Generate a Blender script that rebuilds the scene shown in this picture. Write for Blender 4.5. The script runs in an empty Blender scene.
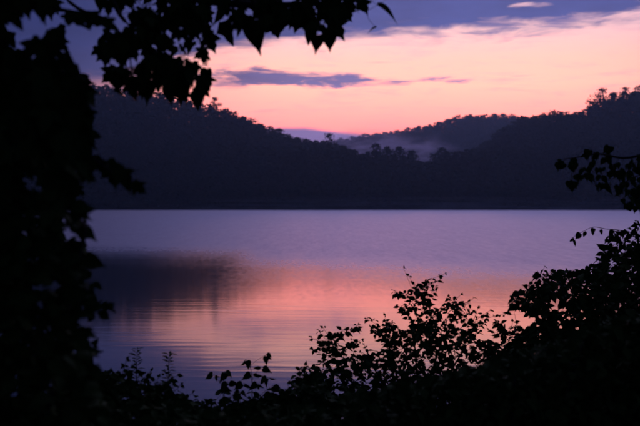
import bpy, bmesh, math, random
import numpy as np
from mathutils import Vector, Matrix, noise as mnoise

R = math.radians
rng = random.Random(7)
scene = bpy.context.scene
col = scene.collection

# ------------------------------------------------------------------ camera
F = 879.0            # focal length in photograph pixels
VH = 202.5           # row of the true horizon
CZ = 3.0             # eye height above the lake
cam_d = bpy.data.cameras.new('camera')
cam = bpy.data.objects.new('camera', cam_d)
col.objects.link(cam)
cam.location = (0, 0, CZ)
cam.rotation_euler = (R(90) - math.atan((213 - VH) / F), 0, 0)
cam_d.sensor_width = 36.0
cam_d.lens = 36.0 * F / 640.0
cam_d.clip_start = 0.05
cam_d.clip_end = 6000
cam_d.dof.use_dof = True
cam_d.dof.focus_distance = 8.0
cam_d.dof.aperture_fstop = 3.2
scene.camera = cam

# ------------------------------------------------------------------ sky
SUN_AZ = 7.0         # degrees to the right of straight ahead
world = bpy.data.worlds.new('World')
scene.world = world
world.use_nodes = True
world.cycles.sampling_method = 'MANUAL'
world.cycles.sample_map_resolution = 512
wt = world.node_tree
wt.nodes.clear()


class G:
    """small helper for building node maths"""
    def __init__(s, tree):
        s.t = tree

    def n(s, kind, **kw):
        nd = s.t.nodes.new(kind)
        for k, v in kw.items():
            setattr(nd, k, v)
        return nd

    def put(s, sock, v):
        if isinstance(v, bpy.types.NodeSocket):
            s.t.links.new(v, sock)
        elif isinstance(v, (tuple, list)) and len(v) == 3 and sock.type == 'RGBA':
            sock.default_value = (*v, 1)
        else:
            sock.default_value = v

    def m(s, op, a, b=0.0, c=0.0, clamp=False):
        nd = s.n('ShaderNodeMath', operation=op, use_clamp=clamp)
        s.put(nd.inputs[0], a); s.put(nd.inputs[1], b); s.put(nd.inputs[2], c)
        return nd.outputs[0]

    def ss(s, x, lo, hi):
        nd = s.n('ShaderNodeMapRange', interpolation_type='SMOOTHSTEP')
        s.put(nd.inputs['Value'], x)
        s.put(nd.inputs['From Min'], lo); s.put(nd.inputs['From Max'], hi)
        return nd.outputs[0]

    def mix(s, f, a, b):
        nd = s.n('ShaderNodeMix', data_type='RGBA')
        s.put(nd.inputs[0], f); s.put(nd.inputs[6], a); s.put(nd.inputs[7], b)
        return nd.outputs[2]

    def noise(s, vec, scale, detail=5, rough=0.55, dist=0.0):
        nd = s.n('ShaderNodeTexNoise')
        s.put(nd.inputs['Vector'], vec)
        nd.inputs['Scale'].default_value = scale
        nd.inputs['Detail'].default_value = detail
        nd.inputs['Roughness'].default_value = rough
        nd.inputs['Distortion'].default_value = dist
        return nd.outputs[0]

    def comb(s, x, y, z=0.0):
        nd = s.n('ShaderNodeCombineXYZ')
        s.put(nd.inputs[0], x); s.put(nd.inputs[1], y); s.put(nd.inputs[2], z)
        return nd.outputs[0]

    def ramp(s, f, stops, interp='EASE'):
        nd = s.n('ShaderNodeValToRGB')
        cr = nd.color_ramp
        cr.interpolation = interp
        while len(cr.elements) < len(stops):
            cr.elements.new(0.5)
        for e, (p, c) in zip(cr.elements, stops):
            e.position = p
            e.color = (*c, 1)
        s.put(nd.inputs[0], f)
        return nd.outputs[0]


w = G(wt)
tc = w.n('ShaderNodeTexCoord').outputs['Generated']
nrm = w.n('ShaderNodeVectorMath', operation='NORMALIZE')
w.put(nrm.inputs[0], tc)
sep = w.n('ShaderNodeSeparateXYZ')
w.put(sep.inputs[0], nrm.outputs[0])
dx, dy, dz = sep.outputs
el = w.m('MULTIPLY', w.m('ARCSINE', dz), 57.2958)
az = w.m('MULTIPLY', w.m('ARCTAN2', dx, dy), 57.2958)
zz = w.m('ADD', w.m('MAXIMUM', dz, 0.0), 0.1)
plane = w.comb(w.m('DIVIDE', dx, zz), w.m('DIVIDE', dy, zz), 0.0)
# glow of the set sun, fading to either side
t = w.m('DIVIDE', w.m('SUBTRACT', az, SUN_AZ), 19.5)
t2 = w.m('MULTIPLY', t, t)
glow = w.m('EXPONENT', w.m('MULTIPLY', w.m('MULTIPLY', t2, t2), -1.0))
tb = w.m('DIVIDE', w.m('SUBTRACT', az, SUN_AZ + 3), 36.0)
broad = w.m('EXPONENT', w.m('MULTIPLY', w.m('MULTIPLY', tb, tb), -2.0))
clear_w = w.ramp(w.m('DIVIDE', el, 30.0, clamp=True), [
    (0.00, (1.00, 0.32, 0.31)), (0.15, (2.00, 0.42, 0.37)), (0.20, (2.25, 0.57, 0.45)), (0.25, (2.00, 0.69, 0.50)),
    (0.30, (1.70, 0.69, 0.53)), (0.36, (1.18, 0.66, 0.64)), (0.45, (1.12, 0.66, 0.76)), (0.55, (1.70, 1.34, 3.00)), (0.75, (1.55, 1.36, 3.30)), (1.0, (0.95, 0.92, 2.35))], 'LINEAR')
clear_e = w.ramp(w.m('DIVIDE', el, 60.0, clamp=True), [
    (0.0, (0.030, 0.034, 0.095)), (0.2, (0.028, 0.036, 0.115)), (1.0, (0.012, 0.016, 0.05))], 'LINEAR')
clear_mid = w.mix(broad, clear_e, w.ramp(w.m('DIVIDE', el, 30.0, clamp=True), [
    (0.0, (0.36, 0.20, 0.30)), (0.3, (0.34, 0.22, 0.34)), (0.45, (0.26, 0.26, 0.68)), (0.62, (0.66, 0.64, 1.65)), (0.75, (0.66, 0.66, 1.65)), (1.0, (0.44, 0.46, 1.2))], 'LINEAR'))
# thin high streaks lit from below
st = w.noise(w.comb(w.m('MULTIPLY', az, 0.16), w.m('MULTIPLY', el, 1.15)), 1.0, 3, 0.65, 0.8)
st2 = w.noise(w.comb(w.m('MULTIPLY', az, 0.5), w.m('MULTIPLY', el, 2.6)), 1.0, 2, 0.6, 0.6)
clear_lit = w.mix(w.m('MULTIPLY', w.ss(w.m('ADD', w.m('MULTIPLY', st, 0.65), w.m('MULTIPLY', st2, 0.35)), 0.46, 0.72), 0.55), clear_w, w.mix(w.ss(el, 5.0, 10.0), (1.10, 0.40, 0.42), (0.90, 0.50, 0.56)))
# cloud deck
nz = w.noise(plane, 1.15, 3, 0.58)
nf = w.noise(plane, 5.0, 2, 0.6)
nl = w.noise(w.comb(w.m('MULTIPLY', az, 0.32), w.m('MULTIPLY', el, 1.7)), 1.0, 4, 0.62, 0.5)
nlc = w.m('SUBTRACT', nl, 0.5)
warp = w.m('ADD', w.m('MULTIPLY', w.m('SUBTRACT', nz, 0.5), 5.0), w.m('MULTIPLY', w.m('SUBTRACT', nf, 0.5), 2.2))
edge = w.m('ADD', 10.45, w.m('MULTIPLY', w.m('MAXIMUM', w.m('SUBTRACT', az, 14.0), 0.0), 0.16))
edge = w.m('SUBTRACT', edge, w.m('MULTIPLY', w.m('MAXIMUM', w.m('SUBTRACT', 0.0, az), 0.0), 0.13))
edge = w.m('SUBTRACT', edge, w.m('MULTIPLY', w.m('MAXIMUM', w.m('SUBTRACT', -7.0, az), 0.0), 0.28))
edge = w.m('MAXIMUM', edge, 7.0)
deck = w.ss(w.m('ADD', w.m('SUBTRACT', el, edge), w.m('ADD', w.m('MULTIPLY', warp, 0.42), w.m('MULTIPLY', nlc, 2.2))), -0.45, 0.9)


def lens_cloud(ca, ce, ra, re, soft=0.5, wa=0.35):
    """one drifting strip of cloud: a flat lens with a ragged edge"""
    a = w.m('DIVIDE', w.m('SUBTRACT', az, ca), ra)
    e = w.m('DIVIDE', w.m('SUBTRACT', el, ce), re)
    r2 = w.m('ADD', w.m('MULTIPLY', a, a), w.m('MULTIPLY', e, e))
    q = w.m('ADD', w.m('SUBTRACT', 1.0, r2), w.m('ADD', w.m('MULTIPLY', warp, wa), w.m('MULTIPLY', nlc, 3.6)))
    return w.ss(q, 0.0, soft)


def deg(u, v):
    return math.degrees((u - 320) / F), math.degrees((VH - v) / F)


for (u, v, ru, rv, k) in ((256, 78, 92, 10.5, 0.97), (328, 82, 92, 7.5, 0.97), (222, 82, 44, 9, 0.7), (372, 85, 46, 3.4, 0.7), (444, 82, 30, 4.2, 0.9),
                          (316, 53, 26, 2.4, 0.55), (520, 80, 14, 0.8, 0.3), (385, 64, 22, 1.5, 0.25), (495, 33, 105, 10, 0.8)):
    ca, ce = deg(u, v)
    deck = w.m('MAXIMUM', deck, w.m('MULTIPLY', lens_cloud(ca, ce, math.degrees(ru / F), math.degrees(rv / F), 1.1), k))
for (u, v, ru, rv, k) in ((526, 14, 24, 3.4, 0.7), (622, 3, 34, 5.0, 0.75), (560, 3, 34, 2.2, 0.4)):
    ca, ce = deg(u, v)
    deck = w.m('MULTIPLY', deck, w.m('SUBTRACT', 1.0, w.m('MULTIPLY', lens_cloud(ca, ce, math.degrees(ru / F), math.degrees(rv / F), 0.9), k)))
hi = w.m('EXPONENT', w.m('MULTIPLY', w.m('MAXIMUM', w.m('SUBTRACT', el, 11.0), 0.0), -1.0 / 17.0))
t3 = w.m('DIVIDE', w.m('SUBTRACT', az, SUN_AZ + 5), 21.0)
gl2 = w.m('EXPONENT', w.m('MULTIPLY', w.m('MULTIPLY', t3, t3), -1.0))
cl_bright = w.mix(w.ss(el, 6.0, 11.5), (0.18, 0.20, 0.50), (0.062, 0.088, 0.315))
cloud_c = w.mix(w.m('MULTIPLY', hi, gl2), (0.008, 0.014, 0.085), cl_bright)
shade = w.m('ADD', 0.72, w.m('MULTIPLY', nf, 0.55))
vm = w.n('ShaderNodeVectorMath', operation='SCALE')
w.put(vm.inputs[0], cloud_c); w.put(vm.inputs['Scale'], shade)
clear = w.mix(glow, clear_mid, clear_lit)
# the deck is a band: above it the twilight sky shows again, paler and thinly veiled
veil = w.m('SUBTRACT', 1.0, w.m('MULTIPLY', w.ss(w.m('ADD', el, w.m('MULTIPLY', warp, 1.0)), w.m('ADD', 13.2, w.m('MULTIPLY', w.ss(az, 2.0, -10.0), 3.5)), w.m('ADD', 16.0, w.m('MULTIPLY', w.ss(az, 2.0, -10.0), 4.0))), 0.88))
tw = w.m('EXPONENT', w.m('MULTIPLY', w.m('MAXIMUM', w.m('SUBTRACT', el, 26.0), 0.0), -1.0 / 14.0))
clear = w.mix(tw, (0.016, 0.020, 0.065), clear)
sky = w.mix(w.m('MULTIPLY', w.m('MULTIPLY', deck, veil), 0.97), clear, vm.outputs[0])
# distant bank of cloud low over the ridge
bank_edge = w.m('ADD', 4.85, w.m('MULTIPLY', w.m('MAXIMUM', w.m('ADD', az, 1.0), 0.0), -0.12))
bank = w.ss(w.m('ADD', w.m('SUBTRACT', bank_edge, el), w.m('MULTIPLY', warp, 0.04)), -0.15, 0.2)
bank = w.m('MULTIPLY', bank, w.ss(az, 40.0, 5.0))
bank_c = w.mix(gl2, (0.03, 0.03, 0.08), (0.27, 0.22, 0.55))
sky = w.mix(w.m('MULTIPLY', bank, 0.97), sky, bank_c)
# the faint dusk sky itself
nish = w.n('ShaderNodeTexSky', sky_type='NISHITA', sun_disc=False)
nish.sun_elevation = R(-1.0)
nish.sun_rotation = R(SUN_AZ)
nish.altitude = 200
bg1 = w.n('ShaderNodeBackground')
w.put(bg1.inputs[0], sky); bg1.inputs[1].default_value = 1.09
bg2 = w.n('ShaderNodeBackground')
w.put(bg2.inputs[0], nish.outputs[0]); bg2.inputs[1].default_value = 0.01
ad = w.n('ShaderNodeAddShader')
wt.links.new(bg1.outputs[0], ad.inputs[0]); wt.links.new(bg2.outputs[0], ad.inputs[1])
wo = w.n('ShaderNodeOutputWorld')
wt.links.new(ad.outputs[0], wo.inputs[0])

# ------------------------------------------------------------------ sun (already down behind the ridge)
sd = bpy.data.lights.new('sun', 'SUN')
sd.energy = 0.03
sd.angle = R(4)
sd.color = (1.0, 0.55, 0.38)
sun = bpy.data.objects.new('sun', sd)
col.objects.link(sun)
sun.location = (60, 500, 200)
sun.rotation_euler = (R(90 - 1.5), 0, R(180 - SUN_AZ))

vs = scene.view_settings
scene.display_settings.display_device = 'sRGB'
vs.view_transform = 'Standard'
vs.look = 'None'
vs.exposure = 0.0
vs.gamma = 1.0
vs.use_curve_mapping = False
scene.cycles.use_denoising = True
scene.cycles.use_adaptive_sampling = True
scene.cycles.adaptive_threshold = 0.02
scene.cycles.max_bounces = 4
scene.cycles.diffuse_bounces = 1
scene.cycles.glossy_bounces = 3
scene.cycles.volume_bounces = 0
scene.cycles.volume_step_rate = 1.0
scene.cycles.volume_max_steps = 256


# ------------------------------------------------------------------ helpers
def tag(o, label=None, cat=None, group=None, kind=None):
    if label: o['label'] = label
    if cat: o['category'] = cat
    if group: o['group'] = group
    if kind: o['kind'] = kind
    return o


def link(name, data, parent=None):
    o = bpy.data.objects.new(name, data)
    col.objects.link(o)
    if parent is not None:
        o.parent = parent
    return o


def px(u, v, d):
    """point seen at photograph pixel (u, v), d metres away"""
    return Vector(((u - 320) / F * d, d, CZ + (VH - v) / F * d))


def mesh_from(name, verts, faces, mat, smooth=False):
    me = bpy.data.meshes.new(name)
    me.from_pydata([tuple(map(float, v)) for v in verts], [], [tuple(int(i) for i in f) for f in faces])
    if mat: me.materials.append(mat)
    if smooth:
        me.polygons.foreach_set('use_smooth', [True] * len(me.polygons))
    return me


def mesh_np(name, V, Fc, mat, smooth=False):
    """V (n,3) array, Fc (m,k) array of equal-sized faces"""
    me = bpy.data.meshes.new(name)
    V = np.asarray(V, dtype=np.float32); Fc = np.asarray(Fc, dtype=np.int32)
    m, k = Fc.shape
    me.vertices.add(len(V)); me.vertices.foreach_set('co', V.ravel())
    me.loops.add(m * k); me.loops.foreach_set('vertex_index', Fc.ravel())
    me.polygons.add(m)
    me.polygons.foreach_set('loop_start', np.arange(0, m * k, k, dtype=np.int32))
    if smooth:
        me.polygons.foreach_set('use_smooth', np.ones(m, dtype=bool))
    me.update(calc_edges=True)
    if mat: me.materials.append(mat)
    return me


class Tubes:
    def __init__(s):
        s.v, s.f = [], []

    def add(s, pts, radii, sides=5):
        pts = [Vector(p) for p in pts]
        base = len(s.v)
        n = len(pts)
        for i, p in enumerate(pts):
            d = (pts[min(i + 1, n - 1)] - pts[max(i - 1, 0)])
            if d.length < 1e-7: d = Vector((0, 0, 1))
            d.normalize()
            a = d.orthogonal().normalized(); b = d.cross(a)
            for k in range(sides):
                an = 2 * math.pi * k / sides
                s.v.append(p + (a * math.cos(an) + b * math.sin(an)) * radii[i])
        for i in range(n - 1):
            for k in range(sides):
                k2 = (k + 1) % sides
                s.f.append((base + i * sides + k, base + i * sides + k2, base + (i + 1) * sides + k2, base + (i + 1) * sides + k))
        s.v.append(pts[-1]); tip = len(s.v) - 1
        for k in range(sides):
            s.f.append((base + (n - 1) * sides + k, base + (n - 1) * sides + (k + 1) % sides, tip))

    def build(s, name, mat, parent=None, origin=(0, 0, 0)):
        o = Vector(origin)
        return link(name, mesh_from(name, [v - o for v in s.v], s.f, mat, True), parent)


def smooth_path(pts, n):
    """Catmull-Rom through the points"""
    pts = [Vector(p) for p in pts]
    P = [pts[0] * 2 - pts[1]] + pts + [pts[-1] * 2 - pts[-2]]
    out = []
    for i in range(len(pts) - 1):
        p0, p1, p2, p3 = P[i], P[i + 1], P[i + 2], P[i + 3]
        for k in range(n):
            t = k / n
            out.append(0.5 * ((2 * p1) + (p2 - p0) * t + (2 * p0 - 5 * p1 + 4 * p2 - p3) * t * t + (3 * p1 - p0 - 3 * p2 + p3) * t ** 3))
    out.append(pts[-1])
    return out


# ------------------------------------------------------------------ materials
def new_mat(name):
    m = bpy.data.materials.new(name)
    m.use_nodes = True
    g = G(m.node_tree)
    bs = m.node_tree.nodes['Principled BSDF']
    return m, g, bs


def leaf_mat(name, c1, c2, rough=0.5, tex=30.0, spec=0.35):
    m, g, bs = new_mat(name)
    info = g.n('ShaderNodeObjectInfo')
    geo = g.n('ShaderNodeNewGeometry')
    r = g.m('ADD', g.m('MULTIPLY', info.outputs['Random'], 0.5), g.m('MULTIPLY', geo.outputs['Random Per Island'], 0.5))
    n = g.noise(geo.outputs['Position'], tex, 3)
    f = g.m('ADD', g.m('MULTIPLY', r, 0.7), g.m('MULTIPLY', n, 0.3), clamp=True)
    g.put(bs.inputs['Base Color'], g.mix(f, c1, c2))
    bs.inputs['Roughness'].default_value = rough
    bs.inputs['Specular IOR Level'].default_value = spec
    return m


M_LEAF = leaf_mat('broad_leaf', (0.034, 0.058, 0.014), (0.055, 0.088, 0.022), 0.85, 30.0, 0.03)
M_LEAF2 = leaf_mat('shrub_leaf', (0.036, 0.064, 0.014), (0.060, 0.095, 0.022), 0.85, 30.0, 0.03)
M_FOREST = leaf_mat('forest_leaf', (0.026, 0.040, 0.018), (0.048, 0.062, 0.026), 0.9, 0.2, 0.05)


def bark_mat(name, c1, c2, sc):
    m, g, bs = new_mat(name)
    tcn = g.n('ShaderNodeTexCoord').outputs['Object']
    mp = g.n('ShaderNodeMapping'); g.put(mp.inputs[0], tcn); mp.inputs['Scale'].default_value = (1, 1, 0.2)
    n = g.noise(mp.outputs[0], sc, 6, 0.65)
    g.put(bs.inputs['Base Color'], g.mix(n, c1, c2))
    bs.inputs['Roughness'].default_value = 0.9
    b = g.n('ShaderNodeBump'); b.inputs['Strength'].default_value = 0.5; b.inputs['Distance'].default_value = 0.01
    g.put(b.inputs['Height'], n); g.put(bs.inputs['Normal'], b.outputs[0])
    return m


M_BARK = bark_mat('bark', (0.022, 0.018, 0.014), (0.055, 0.046, 0.037), 40)
M_TWIG = bark_mat('twig', (0.03, 0.03, 0.018), (0.06, 0.05, 0.03), 90)


def ground_mat():
    m, g, bs = new_mat('forest_soil')
    pos = g.n('ShaderNodeNewGeometry').outputs['Position']
    n1 = g.noise(pos, 0.35, 6, 0.6); n2 = g.noise(pos, 6.0, 6, 0.7)
    c = g.mix(n2, (0.022, 0.020, 0.012), (0.060, 0.050, 0.030))
    c = g.mix(g.ss(n1, 0.4, 0.65), c, g.mix(n2, (0.022, 0.036, 0.012), (0.05, 0.065, 0.022)))
    g.put(bs.inputs['Base Color'], c)
    bs.inputs['Roughness'].default_value = 0.95
    bs.inputs['Specular IOR Level'].default_value = 0.1
    b = g.n('ShaderNodeBump'); b.inputs['Strength'].default_value = 0.6; b.inputs['Distance'].default_value = 0.05
    g.put(b.inputs['Height'], n2); g.put(bs.inputs['Normal'], b.outputs[0])
    return m


def water_mat():
    m, g, bs = new_mat('lake_water')
    pos = g.n('ShaderNodeNewGeometry').outputs['Position']
    sp = g.n('ShaderNodeSeparateXYZ'); g.put(sp.inputs[0], pos)
    X, Y = sp.outputs[0], sp.outputs[1]
    bs.inputs['Base Color'].default_value = (0.010, 0.016, 0.026, 1)
    bs.inputs['IOR'].default_value = 1.333
    bs.inputs['Specular IOR Level'].default_value = 1.0
    # a breeze ruffles the open lake; the cove in the lee of the bank lies calm
    wob = g.noise(g.comb(g.m('MULTIPLY', X, 0.10), g.m('MULTIPLY', Y, 0.22)), 1.0, 4, 0.6)
    wob2 = g.noise(g.comb(g.m('MULTIPLY', X, 4.5), g.m('MULTIPLY', Y, 1.1)), 1.0, 2, 0.6)
    yy = g.m('ADD', Y, g.m('MULTIPLY', g.m('SUBTRACT', wob, 0.5), 7.0))
    yy = g.m('ADD', yy, g.m('MULTIPLY', g.m('SUBTRACT', wob2, 0.5), 13.0))
    yy = g.m('ADD', yy, g.m('ADD', g.m('MULTIPLY', X, 0.45), g.m('MULTIPLY', g.m('MAXIMUM', X, 0.0), 0.30)))
    yy = g.m('ADD', yy, g.m('MULTIPLY', g.ss(X, -5.2, -2.8), 8.0))
    breeze = g.m('POWER', g.ss(yy, 22.0, 62.0), 2.1)
    patch = g.noise(g.comb(g.m('MULTIPLY', X, 0.035), g.m('MULTIPLY', Y, 0.012)), 1.0, 4, 0.6)
    grain = g.noise(g.comb(g.m('MULTIPLY', X, 3.5), g.m('MULTIPLY', Y, 0.8)), 1.0, 3, 0.7)
    grain2 = g.noise(g.comb(g.m('MULTIPLY', X, 1.1), g.m('MULTIPLY', Y, 0.14)), 1.0, 3, 0.7)
    breeze = g.m('MULTIPLY', breeze, g.m('ADD', 0.46, g.m('ADD', g.m('MULTIPLY', grain, 0.62), g.m('MULTIPLY', grain2, 0.46))))
    rough = g.m('ADD', 0.076, g.m('MULTIPLY', breeze, g.m('ADD', 0.28, g.m('MULTIPLY', patch, 0.06))))
    g.put(bs.inputs['Roughness'], rough)
    # long low ripples running in to the bank
    v1 = g.comb(g.m('MULTIPLY', X, 0.40), g.m('ADD', g.m('MULTIPLY', Y, 3.1), g.m('MULTIPLY', X, 0.10)))
    r1 = g.noise(v1, 1.0, 2, 0.45, 0.25)
    v2 = g.comb(g.m('MULTIPLY', X, 0.9), g.m('MULTIPLY', Y, 4.0))
    r2 = g.noise(v2, 1.0, 2, 0.5)
    v3 = g.comb(g.m('MULTIPLY', X, 0.05), g.m('MULTIPLY', Y, 0.25))
    calm = g.m('ADD', 0.35, g.m('MULTIPLY', g.ss(g.noise(v3, 1.0, 2), 0.35, 0.65), 0.9))
    h = g.m('ADD', g.m('MULTIPLY', g.m('MULTIPLY', r1, calm), g.m('ADD', 0.0014, g.m('MULTIPLY', g.m('MULTIPLY', g.ss(Y, 13.0, 18.0), g.ss(Y, 32.0, 20.0)), 0.0026))), g.m('MULTIPLY', r2, 0.0008))
    v4 = g.comb(g.m('MULTIPLY', X, 3.6), g.m('MULTIPLY', Y, 1.3))
    r4 = g.noise(v4, 1.0, 2, 0.5)
    h = g.m('ADD', h, g.m('MULTIPLY', g.m('MULTIPLY', r4, breeze), 0.0006))
    b = g.n('ShaderNodeBump'); b.inputs['Strength'].default_value = 1.0; b.inputs['Distance'].default_value = 1.0
    g.put(b.inputs['Height'], h); g.put(bs.inputs['Normal'], b.outputs[0])
    return m


# ------------------------------------------------------------------ terrain
def interp(tab):
    xs = [a for a, b in tab]; ys = [b for a, b in tab]
    return lambda u: float(np.interp(u, xs, ys))


# rows of the photograph that the tree tops of each ridge reach
silA = interp([(-400, 30), (-100, 60), (60, 80), (150, 88), (200, 100), (216, 106), (232, 112), (250, 119), (270, 127), (286, 132),
               (300, 138), (320, 141), (345, 146), (370, 158), (400, 166), (430, 168), (455, 158), (470, 149), (485, 140), (500, 128), (520, 117),
               (545, 113), (560, 111), (580, 112), (592, 103), (604, 96), (620, 92), (640, 87), (760, 70), (1000, 55)])
silB = interp([(-400, 150), (200, 150), (320, 143), (345, 138), (362, 135), (380, 133), (400, 130), (420, 127), (440, 121),
               (458, 116), (475, 114), (500, 115), (520, 116), (545, 119), (600, 125), (800, 110), (1100, 120)])
silD = interp([(-400, 130), (100, 140), (280, 146), (328, 142), (350, 147), (364, 153), (376, 146), (400, 148), (412, 152), (424, 162), (434, 153),
               (442, 149), (470, 148), (500, 145), (560, 140), (640, 135), (1000, 130)])
YS, YD, YA, YB = 392.0, 432.0, 540.0, 1000.0
TD, TA, TB = 17.0, 15.0, 15.0


def smooth(t):
    t = max(0.0, min(1.0, t))
    return t * t * (3 - 2 * t)


def gh(x, y):
    """height of the ground"""
    if y < 60:
        shore = 9.0 + 0.8 * math.sin(x * 0.31) + 0.5 * math.sin(x * 0.83 + 1) - 0.010 * x * x * 0.2
        z = 1.42 + 0.05 * mnoise.noise((x * 0.7, y * 0.7, 3.1)) + 0.10 * max(0, -y) ** 0.7
        k = smooth((y - (shore - 4.5)) / 6.5)
        return z * (1 - k) + (-1.6) * k
    u = 320 + F * x / y
    shore = YS + 6 * mnoise.noise((x * 0.02, 0, 0)) + 2 * mnoise.noise((x * 0.09, 4, 0))
    if y < shore - 12:
        return -1.6
    if y < shore + 4:
        return -1.6 + 2.4 * smooth((y - shore + 12) / 16)
    hD = CZ + (VH - silD(u)) / F * YD - TD
    hA = CZ + (VH - silA(u)) / F * YA - TA
    hB = CZ + (VH - silB(u)) / F * YB - TB
    lo = min(hD, hA) * 0.6 + 4
    if y < YD:
        z = 0.8 + (hD - 0.8) * smooth((y - shore - 4) / (YD - shore - 4))
    elif y < YA:
        z = hD + (hA - hD) * ((y - YD) / (YA - YD))
    elif y < 640:
        z = hA + (min(hA, hB) * 0.62 - hA) * smooth((y - YA) / (640 - YA))
    elif y < YB:
        a = min(hA, hB) * 0.62
        t = (y - 640) / (YB - 640)
        z = a + (hB - a) * (t ** 1.1)
    else:
        z = hB - 25 * smooth((y - YB) / 400)
    return z + 0.8 * mnoise.noise((x * 0.03, y * 0.03, 8))


def build_ground():
    ys = list(np.arange(-60, -6, 6.0)) + list(np.arange(-6, 14, 0.5)) + [14, 16, 20, 30, 50, 90, 150, 250, 340] + \
        list(np.arange(372, 440, 3.0)) + list(np.arange(440, 660, 8)) + list(np.arange(660, 1460, 25))
    nt = 130
    V, Fc = [], []
    for y in ys:
        half = max(60.0, abs(y) * 0.95)
        for i in range(nt + 1):
            s = -1 + 2 * i / nt
            x = half * (s * 0.55 + 0.45 * s ** 3)
            V.append((x, y, gh(x, y)))
    for j in range(len(ys) - 1):
        for i in range(nt):
            a = j * (nt + 1) + i
            Fc.append((a, a + 1, a + nt + 2, a + nt + 1))
    o = link('ground', mesh_np('ground', V, Fc, ground_mat(), True))
    tag(o, 'dark wooded ground of the bank, lake bed and far hills', kind='structure')
    o['label'] = 'dark wooded ground of the bank and the far hills'


build_ground()
wv = [(-70, 4.5, 0), (70, 4.5, 0), (560, 440, 0), (-560, 440, 0)]
lake = link('lake_water', mesh_from('lake_water', wv, [(0, 1, 2, 3)], water_mat()))
tag(lake, 'still lake reflecting the pink and violet dusk sky', kind='structure')


# ------------------------------------------------------------------ far trees
def tree_crown(seed, nclump, per, qs, airy=1.0, aspect=1.0, low=0.12):
    """unit tree: height 1, foliage quads; returns verts, quads and clump centres"""
    r = np.random.RandomState(seed)
    cl = []
    for i in range(nclump):
        a = r.uniform(0, 2 * math.pi)
        h = r.uniform(low, 0.93)
        prof = math.sin(math.pi * min(1, max(0.0, (h - low + 0.12) / (0.98 - low))) ** 0.85) ** 0.7
        rad = 0.27 * aspect * prof * math.sqrt(r.uniform(0.15, 1))
        cl.append((rad * math.cos(a), rad * math.sin(a), h, r.uniform(0.055, 0.105) * airy))
    cl.append((0.01, 0, 0.93, 0.06)); cl.append((0, 0.01, 0.6, 0.13)); cl.append((0, 0, 0.45, 0.13))
    V, Q = [], []
    for (cx, cy, cz, cr) in cl:
        for k in range(per):
            d = r.normal(size=3); d /= np.linalg.norm(d) + 1e-9
            p = np.array([cx, cy, cz]) + d * cr * r.uniform(0.5, 1.15) * np.array([1.15, 1.15, 0.8])
            n = d + r.normal(size=3) * 0.6; n /= np.linalg.norm(n) + 1e-9
            a = np.cross(n, r.normal(size=3)); a /= np.linalg.norm(a) + 1e-9
            b = np.cross(n, a)
            s = qs * r.uniform(0.6, 1.3)
            base = len(V)
            V += [p - a * s, p - b * s * 0.6, p + a * s, p + b * s * 0.6]
            Q.append((base, base + 1, base + 2, base + 3))
    return np.array(V), np.array(Q), cl


def tree_wood(seed, cl):
    r = random.Random(seed)
    tb = Tubes()
    lean = Vector((r.uniform(-.03, .03), r.uniform(-.03, .03), 0))
    tr = [Vector((0, 0, -0.03)), Vector((0, 0, .2)) + lean * .5, Vector((0, 0, .45)) + lean, Vector((0, 0, .7)) + lean * .6, Vector((0, 0, .9))]
    tb.add(tr, [.022, .017, .013, .008, .003], 6)
    for (cx, cy, cz, cr) in cl[:16]:
        h = max(.18, cz - .10 - 0.6 * math.hypot(cx, cy))
        s = Vector((0, 0, h)) + lean * .7
        e = Vector((cx, cy, cz))
        tb.add([s, s.lerp(e, .5) + Vector((0, 0, -.01)), e], [.007, .005, .002], 4)
    return tb


# the trees one can tell apart on the skyline: (u, top row, distance, crown kind, label)
variants = []
for i, (nc, per, qs, airy, asp) in enumerate(((30, 32, .027, 1.15, 1.0), (34, 30, .026, 1.15, 1.2), (28, 32, .027, 1.15, 0.95), (26, 30, .022, 1.0, 1.25), (36, 30, .026, 1.1, 1.1))):
    V, Q, cl = tree_crown(40 + i, nc, per, qs, airy, asp, 0.34 if i == 3 else 0.12)
    tb = tree_wood(40 + i, cl)
    variants.append((mesh_np('crown', V, Q, M_FOREST), mesh_from('trunk', tb.v, tb.f, M_BARK, True)))


def far_tree(u, v, y, kind, label, group, wide=1.0):
    x = (u - 320) / F * y
    z0 = gh(x, y)
    top = CZ + (VH - v) / F * y
    h = max(8.0, (top - z0) / 0.985)
    e = link('broadleaf_tree', None)
    e.location = (x, y, top - h * .985)
    e.rotation_euler = (0, 0, rng.uniform(0, 6.28))
    e.scale = (h * wide, h * wide, h)
    tag(e, label, 'tree', group)
    link('trunk', variants[kind][1], e)
    link('crown', variants[kind][0], e)
    return e


ORD = ['first', 'second', 'third', 'fourth', 'fifth', 'sixth', 'seventh', 'eighth', 'ninth', 'tenth', 'eleventh', 'twelfth',
       'thirteenth', 'fourteenth', 'fifteenth', 'sixteenth', 'seventeenth', 'eighteenth']
far_tree(215, 97, YA, 3, 'tall ragged tree on the left ridge, just below the hanging maple leaves', 'skyline trees on the left ridge', 1.0)
us = [226, 234, 243, 252, 261, 270, 279, 288, 297, 306, 315]
for i, u in enumerate(us):
    v = silA(u) + rng.uniform(-2.2, 2.0)
    far_tree(u, v, YA + rng.uniform(-6, 6), rng.choice([0, 1, 2, 4]), f'dark crown on the left ridge skyline, {ORD[i]} down the slope from its tall ragged tree',
             'skyline trees on the left ridge', 1.6)
far_tree(329, 133, 470, 3, 'tall flat-topped tree where the left ridge meets the valley', 'trees along the valley mouth', 1.1)
us = [341, 352, 364, 375, 386, 397, 408, 419]
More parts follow.
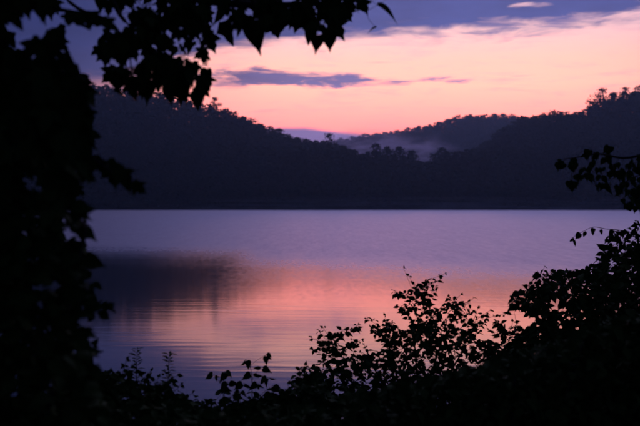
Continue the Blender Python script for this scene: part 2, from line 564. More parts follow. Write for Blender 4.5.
for i, u in enumerate(us):
    v = silB(u) + rng.uniform(-2.0, 1.5)
    far_tree(u, v, YB + rng.uniform(-15, 5), rng.choice([0, 1, 4]), f'small hazy crown on the far blue ridge, {ORD[i]} right of the flat-topped tree',
             'skyline trees on the far ridge', 2.1)
us = [430, 440, 449, 458, 467, 476, 485, 494, 503, 512]
for i, u in enumerate(us):
    v = silB(u) + rng.uniform(-1.8, 1.5)
    far_tree(u, v, YB + rng.uniform(-15, 5), rng.choice([0, 1, 4]), f'small hazy crown on the far blue ridge, {ORD[9 - i]} left of the dark right-hand hill',
             'skyline trees on the far ridge', 2.1)
us = [522, 532, 543, 553, 563, 572, 581]
for i, u in enumerate(us):
    v = silA(u) + rng.uniform(-2.5, 2.0)
    far_tree(u, v, YA + rng.uniform(-6, 6), rng.choice([0, 1, 2, 4]), f'dark crown on the right-hand hill, {ORD[6 - i]} left of its ragged tall trees',
             'skyline trees on the right hill', 1.65)
for (u, v, k, lab) in ((592, 101, 3, 'leftmost of the ragged tall trees on the right hill'), (602, 88, 3, 'thin high-topped tree among the ragged ones on the right hill'),
                       (613, 92, 2, 'narrow tree between the two highest on the right hill'), (625, 87, 3, 'broad open-crowned tree high on the right hill'),
                       (638, 85, 1, 'dense tall tree on the right hill, cut by the picture edge')):
    far_tree(u, v, YA, k, lab, 'skyline trees on the right hill', 1.3)
for i, (u, v) in enumerate(((343, 145), (354, 149), (365, 153), (376, 143), (387, 146), (399, 146), (412, 150))):
    far_tree(u, v, YD + 10 + rng.uniform(-8, 8), rng.choice([0, 1, 2, 4]), f'dark tree before the valley mist, {ORD[i]} right of the flat-topped tree', 'trees along the valley mouth', 1.15)
for i, (u, v) in enumerate(((433, 153), (442, 147), (457, 151), (473, 148))):
    far_tree(u, v, YD + 10 + rng.uniform(-8, 8), rng.choice([0, 1, 2, 4]), f'dark tree at the foot of the right hill, {ORD[i]} from the mist gap', 'trees at the foot of the right hill', 1.15)

# the rest of the wood: one mass
lows = [tree_crown(90 + i, 13, 9, .060, 1.2, a, 0.06)[:2] for i, a in enumerate((1.0, 1.2, .9, 1.3, 1.1, 1.0))]


def forest():
    r = np.random.RandomState(5)
    Vs, Qs, off, cnt = [], [], 0, 0

    def plant(x, y, h, wdt):
        nonlocal off, cnt
        V, Q = lows[r.randint(len(lows))]
        a = r.uniform(0, 6.28); c, s = math.cos(a), math.sin(a)
        W = np.empty_like(V)
        W[:, 0] = (V[:, 0] * c - V[:, 1] * s) * h * wdt + x
        W[:, 1] = (V[:, 0] * s + V[:, 1] * c) * h * wdt + y
        W[:, 2] = V[:, 2] * h + gh(x, y) - .3
        Vs.append(W); Qs.append(Q + off); off += len(V); cnt += 1

    def rows(y0, y1, sp, h0, h1, wdt, umin=-330, umax=970):
        y = y0
        while y < y1:
            x = (umin - 320) / F * y
            xe = (umax - 320) / F * y
            while x < xe:
                xx, yy = x + r.uniform(-.4, .4) * sp, y + r.uniform(-.4, .4) * sp
                z = gh(xx, yy)
                if z > 0.4:
                    plant(xx, yy, r.uniform(h0, h1), wdt)
                x += sp
            y += sp * .9
    rows(393, 400, 4.0, 5.0, 9.0, 1.5)
    rows(398, 440, 6.0, 13.5, 17.5, 1.15)
    rows(440, 530, 7.0, 11, 14.5, 1.15)
    rows(526, 552, 5.0, 13.0, 16.0, 1.1)
    rows(700, 760, 13.0, 11, 14.0, 1.5, 180, 660)
    rows(760, 980, 11.0, 10.5, 14.0, 1.35, 260, 620)
    rows(978, 1012, 6.5, 13.0, 16.5, 1.3, 260, 620)
    rows(980, 1015, 11.0, 10.5, 14.0, 1.35, 620, 900)
    o = link('far_wood', mesh_np('far_wood', np.vstack(Vs), np.vstack(Qs), M_FOREST))
    tag(o, 'dark dense wood covering the far shore and the hills', kind='stuff')
    print('forest trees', cnt, 'quads', sum(len(q) for q in Qs))


forest()


# ------------------------------------------------------------------ foreground leaves
def leaf_from_half(half, fold, droop, curl=0.0, ribs=True):
    """leaf blade of length 1 along +Y from half outline points; folded on the midrib"""
    V, Fc = [], []
    ys = [p[1] for p in half]
    def zz(x, y): return fold * abs(x) - droop * max(0, y) ** 2 + curl * x
    L, Rr, Mi = [], [], []
    ym = np.linspace(0, half[-1][1], 5)
    for (x, y) in half:
        V.append((x, y, zz(x, y))); Rr.append(len(V) - 1)
    for (x, y) in half:
        V.append((-x, y, zz(-x, y))); L.append(len(V) - 1)
    for y in ym:
        V.append((0, y, zz(0, y))); Mi.append(len(V) - 1)
    # fan each half from its nearest midrib points
    for side, ids in ((1, Rr), (-1, L)):
        mi = 0
        for i in range(len(ids) - 1):
            yb = V[ids[i + 1]][1]
            tgt = mi
            while tgt < len(Mi) - 1 and ym[tgt + 1] <= yb + 0.02:
                tgt += 1
            f = (Mi[mi], ids[i], ids[i + 1])
            Fc.append(f if side > 0 else f[::-1])
            while mi < tgt:
                f = (Mi[mi], ids[i + 1], Mi[mi + 1])
                Fc.append(f if side > 0 else f[::-1])
                mi += 1
        while mi < len(Mi) - 1:
            f = (Mi[mi], ids[-1], Mi[mi + 1]); Fc.append(f if side > 0 else f[::-1]); mi += 1
    good = []
    A = np.array(V)
    for f in Fc:
        a, b, c = A[list(f)]
        if np.linalg.norm(np.cross(b - a, c - a)) > 1e-6: good.append(f)
    return A, np.array(good)


MAPLE_H = [(0.02, -0.02), (0.16, -0.10), (0.36, 0.02), (0.30, 0.16), (0.44, 0.30), (0.60, 0.58), (0.40, 0.52), (0.24, 0.56), (0.26, 0.74), (0.11, 0.86), (0.01, 1.08)]
MAPLE3 = [(0.02, 0.0), (0.20, -0.04), (0.30, 0.16), (0.46, 0.42), (0.34, 0.48), (0.22, 0.58), (0.17, 0.80), (0.01, 1.12)]
HEART = [(0.02, 0.0), (0.20, -0.09), (0.37, 0.04), (0.42, 0.25), (0.35, 0.48), (0.21, 0.70), (0.08, 0.88), (0.01, 1.10)]
OVATE = [(0.02, 0.0), (0.20, 0.10), (0.30, 0.32), (0.28, 0.55), (0.16, 0.80), (0.01, 1.02)]
LANCE = [(0.02, 0.0), (0.12, 0.14), (0.18, 0.38), (0.15, 0.66), (0.07, 0.88), (0.01, 1.05)]
LEAVES = {'maple': [leaf_from_half(MAPLE_H, .25, .18), leaf_from_half(MAPLE3, .35, .30), leaf_from_half(MAPLE_H, .12, .35, .1), leaf_from_half(HEART, .3, .25)],
          'ovate': [leaf_from_half(OVATE, .25, .15), leaf_from_half(OVATE, .4, .35, .1), leaf_from_half(HEART, .2, .2)],
          'heart': [leaf_from_half(HEART, .22, .2), leaf_from_half(HEART, .4, .3, -.1), leaf_from_half(OVATE, .2, .25)],
          'lance': [leaf_from_half(LANCE, .3, .2), leaf_from_half(LANCE, .2, .4, .15)]}
LEAF_ME = {}
for k, vs_ in LEAVES.items():
    for mname, mt in (('', M_LEAF2), ('m', M_LEAF)):
        LEAF_ME[k + mname] = [mesh_np('leaf', V, Fc, mt) for V, Fc in vs_]


def leaf_frame(base, tip, nhint, size):
    y = Vector(tip).normalized()
    z = Vector(nhint); z = z - y * z.dot(y)
    if z.length < 1e-4: z = y.orthogonal()
    z.normalize()
    x = y.cross(z)
    m = Matrix((x * size, y * size, z * size)).transposed().to_4x4()
    m.translation = base
    return m


def rvec(s=1.0):
    return Vector((rng.gauss(0, s), rng.gauss(0, s), rng.gauss(0, s)))


class Plant:
    """a real plant: wood skeleton grown from its root, leaves on the twigs"""
    def __init__(s, name, label, cat, root, leafkind, mat='', group=None):
        s.e = link(name, None)
        s.root = Vector(root)
        s.e.location = s.root
        tag(s.e, label, cat, group)
        s.kind, s.mat = leafkind, mat
        s.nodes = []           # (point, radius)
        s.wood = Tubes()
        s.twig = Tubes()
        s.leaves = []          # (matrix, variant, priority)

    def limb(s, pts, r0, r1, n=6, sides=6, thin=False):
        P = smooth_path(pts, n)
        k = len(P) - 1
        rad = [r0 + (r1 - r0) * i / k for i in range(k + 1)]
        (s.twig if thin else s.wood).add(P, rad, sides)
        s.nodes += list(zip(P, rad))
        return P

    def nearest(s, p, up=0.0):
        best, bd = None, 1e9
        for q, r in s.nodes:
            d = (q - p).length + up * max(0.0, q.z - p.z + 0.05)
            if d < bd: bd, best = d, (q, r)
        return best

    def twig_to(s, p, r0=0.003, r1=0.0012, sag=0.0, up=1.5, n=3):
        q, r = s.nearest(p, up)
        d = (p - q)
        mid = q.lerp(p, .5) + Vector((0, 0, -sag * d.length)) + rvec(.03 * d.length)
        return s.limb([q, mid, p], min(r0, r * .9), r1, n, 4, True)

    def leaf(s, base, tip, nh, size, pri=0.0, var=None):
        nv = len(LEAVES[s.kind])
        s.leaves.append((leaf_frame(base, tip, nh, size), (rng.randrange(nv) if rng.random() < .55 or s.kind != 'maple' else rng.choice([0, 2])) if var is None else var, pri))

    def leaf_on(s, at, tip, nh, size, pet=0.5, pri=0.0, var=None):
        """leaf with its stalk starting on the twig at `at`"""
        tip = Vector(tip).normalized()
        base = at + (tip + rvec(.25)).normalized() * size * pet
        s.twig.add([at, at.lerp(base, .5) + Vector((0, 0, size * .04)), base], [.0011, .0009, .0007], 3)
        s.leaf(base, tip, nh, size, pri, var)

    def finish(s, maxleaf=300):
        if s.wood.v: s.wood.build('stem', M_BARK, s.e, s.root)
        if s.twig.v: s.twig.build('twigs', M_TWIG, s.e, s.root)['kind'] = 'stuff'
        T = Matrix.Translation(-s.root)
        order = sorted(s.leaves, key=lambda l: -l[2])
        for (m, v, p) in order[:maxleaf]:
            o = link('leaf', LEAF_ME[s.kind + s.mat][v], s.e)
            o.matrix_local = T @ m
        rest = order[maxleaf:]
        if rest:
            Vs, Fs, off = [], [], 0
            for (m, v, p) in rest:
                V, Fc = LEAVES[s.kind][v]
                A = np.array(T @ m)
                Vs.append(V @ A[:3, :3].T + A[:3, 3]); Fs.append(Fc + off); off += len(V)
            o = link('foliage', mesh_np('foliage', np.vstack(Vs), np.vstack(Fs), M_LEAF if s.mat else M_LEAF2), s.e)
            o['kind'] = 'stuff'
        return s.e


def inside(poly, u, v):
    c = False
    n = len(poly)
    for i in range(n):
        x1, y1 = poly[i]; x2, y2 = poly[(i + 1) % n]
        if (y1 > v) != (y2 > v) and u < (x2 - x1) * (v - y1) / (y2 - y1) + x1:
            c = not c
    return c


def in_hole(holes, u, v):
    return any(((u - a) / ra) ** 2 + ((v - b) / rb) ** 2 < 1 for a, b, ra, rb in holes)


def sample(poly, n, d0, d1, holes=()):
    us = [p[0] for p in poly]; vs_ = [p[1] for p in poly]
    out = []
    while len(out) < n:
        u, v = rng.uniform(min(us), max(us)), rng.uniform(min(vs_), max(vs_))
        if inside(poly, u, v) and not in_hole(holes, u, v):
            out.append((u, v, rng.uniform(d0, d1)))
    return out


def hang(spread=.55):
    return Vector((rng.gauss(0, spread), rng.gauss(0, spread), -1))


def facing(k=.8):
    return Vector((rng.gauss(0, k), -1, rng.gauss(.2, k)))


def outward():
    a = rng.uniform(0, 6.28)
    return Vector((math.cos(a), math.sin(a), rng.gauss(-.15, .45)))


def topnormal():
    return Vector((rng.gauss(0, .6), rng.gauss(-.35, .6), 1))


# ---- the maple whose bough hangs across the top
def ground_pt(x, y):
    return Vector((x, y, gh(x, y) - 0.05))


mp = Plant('maple_tree', 'dark maple at the left edge with a leafy bough hanging across the sky', 'tree', ground_pt(-1.75, 3.1), 'maple', 'm')
trunk = mp.limb([mp.root, mp.root + Vector((.06, .02, .9)), mp.root + Vector((.02, 0, 1.9)), mp.root + Vector((.10, .05, 3.1)), mp.root + Vector((.05, .1, 4.6))], .11, .05, 6, 10)
b1 = mp.limb([trunk[14], px(-40, -70, 3.1), px(70, -40, 3.0), px(150, -12, 3.0), px(215, 2, 3.05), px(270, 6, 3.1), px(318, 4, 3.15), px(352, 8, 3.2), px(366, 12, 3.2)], .030, .0022, 5, 7)
b2 = mp.limb([b1[12], px(120, 15, 2.95), px(150, 40, 2.9), px(178, 62, 2.9)], .010, .002, 5, 5)
b3 = mp.limb([b1[16], px(185, 15, 3.1), px(200, 40, 3.15), px(206, 66, 3.15)], .008, .002, 5, 5)
b4 = mp.limb([b1[8], px(70, 2, 2.9), px(110, 22, 2.85), px(128, 48, 2.85), px(132, 72, 2.85)], .008, .002, 5, 5)
b5 = mp.limb([b1[24], px(285, 12, 3.1), px(300, 22, 3.1)], .006, .002, 4, 5)
b6 = mp.limb([trunk[12], px(-60, 30, 2.7), px(10, 60, 2.6), px(60, 72, 2.6), px(95, 84, 2.6)], .02, .003, 5, 6)
b7 = mp.limb([trunk[10], px(-40, 110, 2.5), px(30, 130, 2.4), px(80, 150, 2.4), px(112, 172, 2.4)], .02, .003, 5, 6)
b8 = mp.limb([trunk[13], px(-80, -30, 2.7), px(0, -5, 2.6), px(50, 8, 2.6), px(84, 14, 2.6), px(104, 20, 2.6)], .015, .002, 5, 6)
# leaves one can pick out: (tip u, tip v, length px, distance, lean in the picture, variant, facing)
SPOT = [(256, 54, 34, 3.05, 0, 3), (231, 44, 24, 3.1, .3, 1), (316, 52, 18, 3.1, -.1, 3), (330, 51, 19, 3.1, .05, 3), (345, 38, 26, 3.15, .7, 0),
        (399, 18, 26, 3.2, 1.05, 3), (206, 88, 24, 3.1, -.1, 3), (214, 52, 26, 3.1, .3, 0), (279, 36, 24, 3.1, .1, 0), (296, 33, 24, 3.1, -.2, 0),
        (160, 88, 26, 2.9, .1, 0), (198, 110, 23, 2.9, .05, 3), (134, 100, 26, 2.9, 0, 0), (148, 102, 26, 2.9, .05, 3), (178, 94, 24, 2.95, -.1, 0), (118, 92, 22, 2.85, -.2, 3),
        (96, 60, 24, 2.85, -.9, 0), (104, 66, 26, 2.85, -.3, 0), (122, 68, 28, 2.85, 0, 0), (137, 60, 24, 2.85, .4, 0), (190, 84, 24, 3.0, .2, 1), (170, 104, 24, 2.9, 0, 3),
        (110, 16, 20, 2.9, .1, 0), (101, 12, 20, 2.95, 0, 3), (335, 26, 26, 3.1, .5, 0), (352, 20, 24, 3.2, .9, 0), (306, 42, 24, 3.1, -.3, 1)]
for (u, v, ln, d, lean, var) in SPOT:
    nh = facing(.3) if u < 380 else Vector((.25, -.45, 1))
    size = ln * (.78 if u < 225 else .95) / F * d
    tipd = Vector((math.sin(lean), rng.gauss(0, .15), -math.cos(lean)))
    tip = px(u, v, d)
    base = tip - tipd.normalized() * size * 1.0
    at = base - tipd.normalized() * size * .45 + Vector((0, 0, .01))
    mp.twig_to(at, .0025, .001, up=.6)
    mp.twig.add([at, base], [.001, .0008], 3)
    mp.leaf(base, tipd, nh, size, 9, var)
# the curled little leaf dangling at the bough's end
p0, p1 = px(366, 12, 3.2), px(376, 28, 3.2)
mp.limb([p0, px(369, 20, 3.2), p1], .0012, .0008, 3, 4, True)
mp.leaf(p1, Vector((-1, .3, -.35)), Vector((0, -.5, 1)), 10 / F * 3.2, 9, 3)
mp.limb([p0, px(375, 7, 3.2), px(381, 4, 3.2)], .0012, .0008, 3, 4, True)
# leafy clusters: centre u, v, radius, leaves, distance
CL = [(150, 8, 32, 26, 3.0), (180, 14, 30, 26, 3.0), (205, 6, 22, 16, 3.05), (140, 30, 22, 14, 2.95), (168, 36, 24, 18, 2.95), (196, 34, 18, 12, 3.1),
      (160, 60, 22, 14, 2.9), (186, 64, 16, 9, 3.0), (205, 58, 8, 5, 3.12), (130, 42, 14, 9, 2.85), (114, 42, 9, 4, 2.85), (140, 72, 16, 9, 2.88), (172, 80, 18, 11, 2.9), (150, 82, 14, 8, 2.9), (194, 82, 14, 9, 3.0), (122, 74, 12, 7, 2.85), (108, 52, 12, 6, 2.85),
      (232, 0, 18, 10, 3.05), (248, 18, 13, 7, 3.1), (262, 22, 12, 6, 3.05), (272, 4, 18, 10, 3.1), (290, 8, 20, 14, 3.1), (312, 6, 20, 16, 3.12), (335, 6, 16, 12, 3.15), (322, 20, 14, 9, 3.1), (352, 2, 9, 4, 3.2),
      (228, 14, 9, 3, 3.1), (205, -14, 40, 26, 3.1), (300, -16, 44, 26, 3.15), (160, -30, 34, 16, 3.0)]
for (cu, cv, cr, n, d) in CL:
    n = max(2, int(n * (1.15 if cv > 10 and cu < 225 else 1.1)))
    for k in range(n):
        a, rr = rng.uniform(0, 6.28), cr * math.sqrt(rng.random())
        p = px(cu + rr * math.cos(a), cv + rr * math.sin(a) * .8 - (5 if cv < 60 else 0), d + rng.uniform(-.14, .14))
        if k % 3 == 0: P = mp.twig_to(p, .0025, .0011, up=.4)
        else:
            q, _ = mp.nearest(p, .3)
            mp.twig.add([q, q.lerp(p, .6) + Vector((0, 0, .008)), p], [.0011, .001, .0008], 3)
        mp.leaf(p, hang(.5), facing(.9), rng.uniform(.036, .064), 1 + rng.random() * .5 if cv > -15 else .2)
# dense mass at the left edge
LEFT = [(-210, -110), (40, -60), (50, -20), (54, 0), (60, 12), (66, 26), (64, 40), (58, 46), (74, 62), (84, 72), (88, 90), (87, 120), (91, 140), (88, 160), (80, 172), (72, 190),
        (58, 200), (-30, 200), (-210, 200)]
HOLES = [(25, 22, 19, 30), (50, 16, 11, 14), (58, 50, 8, 14), (32, 176, 12, 14)]
for (u, v, d) in sample(LEFT, 110, 2.1, 2.9, HOLES):
    p = px(u, v, d)
    mp.twig_to(p, .004, .0015, up=.5)
for (u, v, d) in sample(LEFT, 2900, 2.05, 3.0, HOLES):
    p = px(u, v, d)
    mp.leaf(p, hang(.6), facing(.8), rng.uniform(.045, .072), .1 + .5 * rng.random() * (u > 60))
for (u, v, s, ln) in ((118, 180, .5, 22), (132, 186, .7, 22), (128, 193, .1, 18), (146, 194, .8, 17), (112, 186, 0, 22), (103, 178, .2, 24), (86, 22, 1.2, 24), (103, 24, 1.15, 20), (96, 18, 1.4, 18), (118, 30, 1.0, 17)):
    size = ln / F * 2.45
    td = Vector((math.sin(s), rng.gauss(0, .2), -math.cos(s)))
    base = px(u, v, 2.45) - td.normalized() * size
    mp.twig_to(base, .002, .001, up=.4)
    mp.leaf(base, td, facing(.4), size, 8)
# unseen upper crown of the maple, spread wide overhead to shade the foreground
for k in range(160):
    p = Vector((rng.uniform(-3.8, 4.0), rng.uniform(-4.2, 4.6), rng.uniform(5.0, 5.8)))
    mp.twig_to(p, .006, .002, up=.2)
for k in range(7000):
    p = Vector((rng.uniform(-4.0, 4.2), rng.uniform(-4.5, 4.8), 0))
    p.z = max(rng.gauss(5.2, .5), CZ + .36 * max(p.y, 0) + .5)
    mp.leaf(p, hang(.7), Vector((rng.gauss(0, .6), rng.gauss(0, .6), 1)), rng.uniform(.10, .15), 0)
mp.finish()


# ---- generic thicket: silhouette tips plus filled body
def thicket(name, label, cat, root, kind, tips, body, nbody, ntw, d0, d1, size, holes=(), nind=300, spacing=.035, hangk=0.0, group=None, mainn=6):
    p = Plant(name, label, cat, ground_pt(*root), kind, '', group)
    r0 = p.root
    dm = (d0 + d1) / 2
    cu = [b[0] for b in body]
    for i in range(mainn):        # main stems fan out from the root
        u = min(cu) + (max(cu) - min(cu)) * (i + .5) / mainn
        vv = [b for b in body]
        top = min((b[1] for b in body if abs(b[0] - u) < 60), default=min(b[1] for b in body))
        e = px(u, top + 28, rng.uniform(d0, d1))
        if e.z < r0.z + .15: e.z = r0.z + .15
        m = r0.lerp(e, .5) + Vector((rng.gauss(0, .04), rng.gauss(0, .05), .06))
        p.limb([r0 + rvec(.03) * 1.0, m, e], .012, .004, 5, 6)
    for (u, v, d) in sample(body, ntw, d0, d1, holes):
        p.twig_to(px(u, v, d), .004, .0015, up=1.2)
    for (u, v) in tips:
        d = rng.uniform(d0 + .25 * (d1 - d0), d1 - .25 * (d1 - d0))
        tip = px(u, v, d)
        P = p.twig_to(tip, .0035, .0010, up=2.0, n=5)
        L = 0; side = 1
        for i in range(1, len(P)):
            seg = (P[i] - P[i - 1])
            nn = max(1, int(seg.length / spacing))
            for k in range(nn):
                at = P[i - 1].lerp(P[i], (k + 1) / nn)
                f = (i - 1 + (k + 1) / nn) / (len(P) - 1)
                side = -side
                s = size * rng.uniform(.7, 1.15) * (1.0 if f < .7 else (1.0 - 1.6 * (f - .7)))
                o = outward(); o.x = abs(o.x) * side
                o.z -= hangk
                p.leaf_on(at, o, topnormal() if rng.random() < .5 else facing(.7), s, .35, 3 + rng.random())
        p.leaf_on(P[-1], (P[-1] - P[-2]).normalized() + rvec(.4), facing(.7), size * .5, .15, 3.5)
    for (u, v, d) in sample(body, nbody, d0, d1, holes):
        pt = px(u, v, d)
        if pt.z < gh(pt.x, pt.y) + .02: continue
        edge = 1.0 if not inside(body, u, v - 14) else 0.0
        o = outward(); o.z -= hangk
        p.leaf(pt, o, topnormal() if rng.random() < .45 else facing(.8), size * rng.uniform(.75, 1.3), edge + .5 * rng.random() - max(0, (v - 426) * .01))
    p.finish(nind)
    return p


# left shrub below the maple
thicket('leafy_shrub', 'tall blurred dark shrub at the left edge, beside the water', 'shrub', (-1.15, 2.5), 'heart',
        [(60, 222), (84, 222), (80, 246), (88, 260), (92, 266), (86, 285), (82, 300), (108, 310), (98, 306), (84, 330), (30, 212), (92, 346)],
        [(-200, 200), (40, 200), (76, 202), (78, 216), (60, 226), (54, 236), (66, 246), (83, 258), (81, 275), (77, 296), (72, 312), (77, 332), (86, 350), (96, 372), (106, 396), (112, 470), (-200, 470)],
        4200, 100, 2.0, 2.9, .047, [(23, 233, 9, 7), (4, 248, 7, 9), (62, 276, 5, 4), (52, 288, 5, 4), (78, 236, 14, 6)], 260)
# low shrub bottom left with two upright shoots
thicket('low_shrub', 'low shrub at the lower left, two thin upright shoots against the water', 'shrub', (-.85, 3.9), 'ovate',
        [(124, 366), (126, 360), (158, 378), (150, 372), (180, 385), (192, 394), (112, 378), (177, 376), (164, 372)],
        [(70, 372), (110, 372), (122, 380), (140, 384), (152, 388), (168, 390), (182, 398), (196, 404), (204, 426), (206, 490), (60, 490)],
        3000, 40, 3.5, 4.3, .038, (), 200)
for (u, v0, lab) in ((137, 350, 'taller narrow-leaved shoot rising from the low shrub, lower left'), (169, 355, 'shorter narrow-leaved shoot right of the taller one, lower left')):
    q = ground_pt((u - 316) / F * 4.0, 4.0)
    pl = Plant('upright_shoot', lab, 'plant', q, 'lance', '', 'narrow-leaved shoots')
    P = pl.limb([q, q.lerp(px(u - 3, 395, 4.0), .6), px(u - 1, 385, 4.0), px(u, v0, 4.0)], .004, .001, 9, 5)
    for i, at in enumerate(P[8:]):
        for k in range(3):
            a = i * 2.4 + k * 2.1
            pl.leaf_on(at, Vector((math.cos(a), math.sin(a), .6 + rng.gauss(0, .3))), Vector((0, -.4, 1)), .030 * rng.uniform(.7, 1.2), .2, 1)
    pl.finish()
# sprigs rising before the water
SPR = [('left-hand low sprig with drooping leaves rising against the dark water', 222, 372, [(214, 376), (224, 372), (228, 382), (222, 388), (232, 396)], 4.3),
       ('taller sprig with broad hanging leaves, left of the big leafy bush', 250, 357, [(246, 360), (252, 374), (262, 368), (244, 384), (258, 384), (268, 378), (240, 392), (266, 355), (272, 386)], 4.4)]
for lab, u, v, lv, d in SPR:
    q = ground_pt((u - 316) / F * d, d)
    pl = Plant('leafy_sprig', lab, 'plant', q, 'heart', '', 'sprigs before the water')
    pl.limb([q, q.lerp(px(u, 400, d), .7), px(u + 2, 388, d), px(u, v + 4, d)], .004, .0012, 6, 5)
    for (a, b) in lv:
        p = px(a, b, d + rng.uniform(-.08, .08))
        P = pl.twig_to(p, .0022, .0009, up=1.0)
        for k in range(3):
            pl.leaf_on(p, Vector((rng.gauss(.2, .8), rng.gauss(0, .5), -.5)), facing(.8), .046 * rng.uniform(.6, 1.1), .2, 1)
    for k in range(26):
        p = px(u + rng.gauss(0, 14), rng.uniform(392, 430), d + rng.uniform(-.15, .15))
        pl.twig_to(p, .002, .0009, up=1.0)
        pl.leaf_on(p, outward(), topnormal(), .045 * rng.uniform(.7, 1.2), .2, .5)
    pl.finish()
# low thicket between
thicket('bramble_thicket', 'low dark bramble thicket along the bottom, left of the big leafy bush', 'shrub', (-.25, 4.3), 'ovate',
        [(196, 398), (212, 402), (236, 398), (256, 396), (276, 390), (288, 384), (298, 376), (305, 366), (284, 392)],
        [(185, 404), (210, 408), (240, 404), (268, 398), (290, 390), (304, 376), (318, 372), (330, 400), (330, 490), (180, 490)],
        3500, 40, 3.9, 4.8, .042, (), 200)
# the big leafy bush
BUSHTIPS = [(u_, v_) for (u_, v_, _) in sample([(312, 346), (336, 338), (362, 328), (384, 326), (396, 304), (406, 288), (424, 290), (446, 284), (462, 300), (484, 314), (506, 322),
                                                (516, 346), (470, 336), (430, 322), (410, 332), (380, 352), (318, 360)], 46, 5, 5.01)]
thicket('leafy_bush', 'big leafy bush in the middle, its twigs against the pink reflection', 'bush', (.52, 5.1), 'ovate',
        [(404, 269), (409, 276), (445, 274), (440, 280), (393, 290), (397, 296), (461, 295), (474, 298), (468, 302), (478, 309), (490, 311), (385, 316), (392, 323), (380, 328),
         (323, 328), (318, 330), (311, 338), (336, 333), (350, 330), (345, 334), (358, 325), (367, 319), (372, 330), (384, 334), (313, 350), (330, 342),
         (503, 315), (513, 322), (497, 322), (418, 288), (428, 284), (434, 295), (412, 298), (424, 300), (450, 300), (442, 306), (420, 310), (405, 312), (398, 306), (456, 312), (430, 312), (466, 318), (480, 322), (412, 322), (400, 330), (446, 322), (490, 330), (432, 330)] + BUSHTIPS,
        [(306, 372), (318, 362), (345, 358), (378, 352), (398, 340), (412, 326), (430, 318), (448, 322), (470, 332), (490, 342), (508, 348), (524, 350),
         (530, 380), (530, 480), (300, 480), (302, 390)],
        4800, 150, 4.6, 5.6, .037, (), 300, .038, .1, None, 9)
# right mound
thicket('vine_covered_shrub', 'tall mounded shrub covered in vines at the right edge of the bank', 'shrub', (1.75, 5.0), 'heart',
        [(512, 299), (520, 292), (516, 296), (526, 288), (534, 284), (545, 267), (551, 272), (560, 271), (522, 306), (574, 270), (588, 268), (600, 262), (614, 252), (626, 246), (636, 236), (648, 230),
         (538, 300), (548, 290), (528, 300), (517, 324), (612, 236), (618, 231), (624, 240), (628, 228), (636, 222), (616, 244), (608, 250)],
        [(520, 300), (526, 292), (540, 282), (552, 275), (575, 272), (592, 270), (604, 264), (618, 254), (632, 246), (645, 236), (700, 205), (800, 190), (830, 300), (830, 490), (510, 490), (506, 350), (520, 334), (540, 320), (546, 312), (530, 312)],
        15000, 170, 4.5, 5.7, .046, [(556, 306, 8, 7), (567, 299, 5, 3), (584, 328, 2.5, 2.5), (540, 325, 4, 3)], 300, .036, .25, None, 9)
# the tendril reaching out over the water
tv = Plant('vine_tendril', 'thin vine tendril with hanging leaves reaching over the water at the right', 'vine', px(650, 250, 5.0), 'heart')
P = tv.limb([px(650, 250, 5.0), px(634, 234, 5.0), px(618, 230, 5.0), px(606, 229, 5.0), px(594, 227, 5.0), px(584, 231, 5.0), px(572, 238, 5.0)], .003, .0009, 5, 5)
for (u, v) in ((571, 240), (574, 236), (583, 234), (586, 229), (591, 227), (595, 226), (601, 232), (618, 236), (614, 244), (622, 228), (630, 238), (612, 252), (636, 226)):
    p = px(u, v, 5.0 + rng.uniform(-.03, .03))
    q, _ = tv.nearest(p)
    tv.leaf_on(q, hang(.5), facing(.4), .040 * rng.uniform(.8, 1.2), .25, 1)
tv.finish()

# young tree off the right edge with its drooping branch
yt = Plant('young_tree', 'young tree at the right edge, its drooping leafy branch before the dark hill', 'tree', ground_pt(1.95, 4.3), 'heart')
tk = yt.limb([yt.root, yt.root + Vector((-.02, 0, .8)), yt.root + Vector((-.06, .03, 1.7)), yt.root + Vector((-.02, .05, 2.6))], .035, .012, 6, 8)
yt.limb([tk[11], px(690, 150, 4.35), px(655, 152, 4.4), px(625, 158, 4.4), px(600, 154, 4.4), px(578, 157, 4.4), px(556, 160, 4.4)], .010, .0012, 5, 6)
yt.limb([tk[9], px(690, 175, 4.35), px(655, 172, 4.35), px(632, 178, 4.35), px(616, 190, 4.35)], .008, .0015, 5, 6)
YC = [(560, 162, 4, 5), (573, 163, 5, 5), (572, 178, 6, 6), (588, 155, 6, 5), (586, 172, 8, 9), (600, 160, 9, 12), (598, 180, 7, 8), (608, 150, 6, 4), (612, 168, 8, 8), (624, 172, 8, 9), (620, 190, 8, 9),
      (632, 182, 9, 14), (640, 165, 10, 12), (638, 198, 9, 12), (626, 202, 5, 4), (655, 175, 16, 30), (680, 160, 18, 30), (700, 140, 20, 30), (606, 184, 4, 3)]
for (cu, cv, cr, n) in YC:
    for k in range(n):
        a, rr = rng.uniform(0, 6.28), cr * math.sqrt(rng.random())
        p = px(cu + rr * math.cos(a), cv + rr * math.sin(a), 4.38 + rng.uniform(-.12, .12))
        if k % 2 == 0: yt.twig_to(p, .002, .0009, up=.3)
        else:
            q, _ = yt.nearest(p, .3)
            yt.twig.add([q, q.lerp(p, .6) + Vector((0, 0, .006)), p], [.001, .001, .0008], 3)
        yt.leaf(p, hang(.45), facing(.8), rng.uniform(.03, .05), 1)
for k in range(500):
    p = tk[-1] + Vector((abs(rng.gauss(0, .4)) - .02, rng.gauss(0, .35), rng.gauss(.2, .3)))
    if k % 8 == 0: yt.twig_to(p, .003, .001, up=.2)
    yt.leaf(p, hang(.6), facing(.8), rng.uniform(.05, .07), 0)
yt.finish(260)

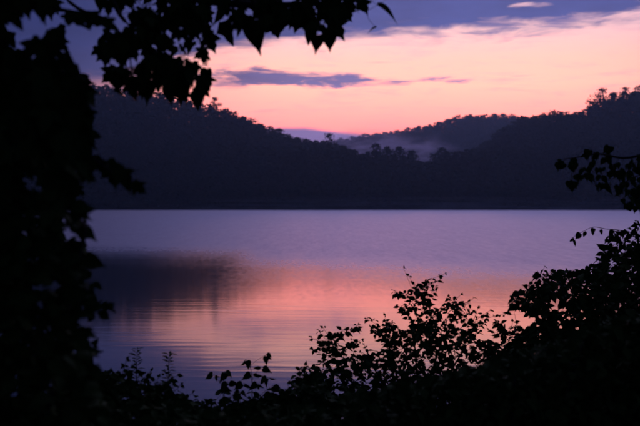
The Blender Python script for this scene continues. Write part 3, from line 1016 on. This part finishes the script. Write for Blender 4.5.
# near brambles closing off the bottom of the view
thicket('near_bramble', 'dense black brambles filling the bottom right corner', 'shrub', (.75, 3.4), 'ovate', [],
        [(290, 412), (330, 400), (400, 386), (450, 376), (500, 360), (540, 344), (580, 330), (640, 314), (820, 290), (820, 500), (280, 500)],
        15000, 110, 3.1, 4.0, .044, (), 300, mainn=8)
thicket('fern_clump', 'dark leafy clump at the very bottom left corner of the bank', 'plant', (-.75, 3.0), 'lance', [],
        [(-180, 400), (60, 396), (120, 402), (200, 412), (300, 414), (310, 500), (-180, 500)],
        3500, 60, 2.8, 3.4, .06, (), 200, mainn=6)


# ------------------------------------------------------------------ air
def vol_box(name, lo, hi, dens, colr, aniso, label):
    (x0, y0, z0), (x1, y1, z1) = lo, hi
    V = [(x0, y0, z0), (x1, y0, z0), (x1, y1, z0), (x0, y1, z0), (x0, y0, z1), (x1, y0, z1), (x1, y1, z1), (x0, y1, z1)]
    Fc = [(0, 3, 2, 1), (4, 5, 6, 7), (0, 1, 5, 4), (1, 2, 6, 5), (2, 3, 7, 6), (3, 0, 4, 7)]
    m = bpy.data.materials.new(name)
    m.use_nodes = True
    nt_ = m.node_tree; nt_.nodes.clear()
    pv = nt_.nodes.new('ShaderNodeVolumePrincipled')
    pv.inputs['Color'].default_value = (*colr, 1)
    pv.inputs['Density'].default_value = dens
    pv.inputs['Anisotropy'].default_value = aniso
    out = nt_.nodes.new('ShaderNodeOutputMaterial')
    nt_.links.new(pv.outputs[0], out.inputs['Volume'])
    o = link(name, mesh_from(name, V, Fc, m))
    tag(o, label, kind='stuff')
    return o


vol_box('haze', (-1500, -80, -3.2), (1500, 1500, 132), 0.00021, (0.54, 0.80, 1.0), 0.65, 'thin blue dusk haze over the lake and hills')


def mist(name, loc, size, dens, colr, nscale, label):
    """a low bank of mist: closed lump of air, thickest at its middle and ragged with noise"""
    bm = bmesh.new()
    bmesh.ops.create_icosphere(bm, subdivisions=3, radius=1.0)
    me = bpy.data.meshes.new(name)
    bm.to_mesh(me); bm.free()
    m = bpy.data.materials.new(name)
    m.use_nodes = True
    nt_ = m.node_tree; nt_.nodes.clear()
    g = G(nt_)
    tco = g.n('ShaderNodeTexCoord').outputs['Object']
    ln = g.n('ShaderNodeVectorMath', operation='LENGTH'); g.put(ln.inputs[0], tco)
    fall = g.ss(ln.outputs['Value'], 1.0, 0.1)
    n = g.ss(g.noise(tco, nscale, 3, 0.6, 0.5), 0.42, 0.68)
    pv = g.n('ShaderNodeVolumePrincipled')
    pv.inputs['Color'].default_value = (*colr, 1)
    pv.inputs['Anisotropy'].default_value = 0.5
    g.put(pv.inputs['Density'], g.m('MULTIPLY', g.m('MULTIPLY', fall, n), dens))
    out = g.n('ShaderNodeOutputMaterial')
    nt_.links.new(pv.outputs[0], out.inputs['Volume'])
    me.materials.append(m)
    o = link(name, me)
    o.location = loc
    o.scale = size
    tag(o, label, kind='stuff')
    return o


mist('valley_mist', px(376, 152, 600), (66, 32, 20), 0.080, (0.88, 0.86, 1.0), 3.0, 'pale wisps of mist rising from the valley between the ridges')
mist('shore_mist', px(430, 209, 384), (190, 9, 7.0), 0.110, (0.85, 0.88, 1.0), 5.0, 'thin mist lying on the water along the far shore')
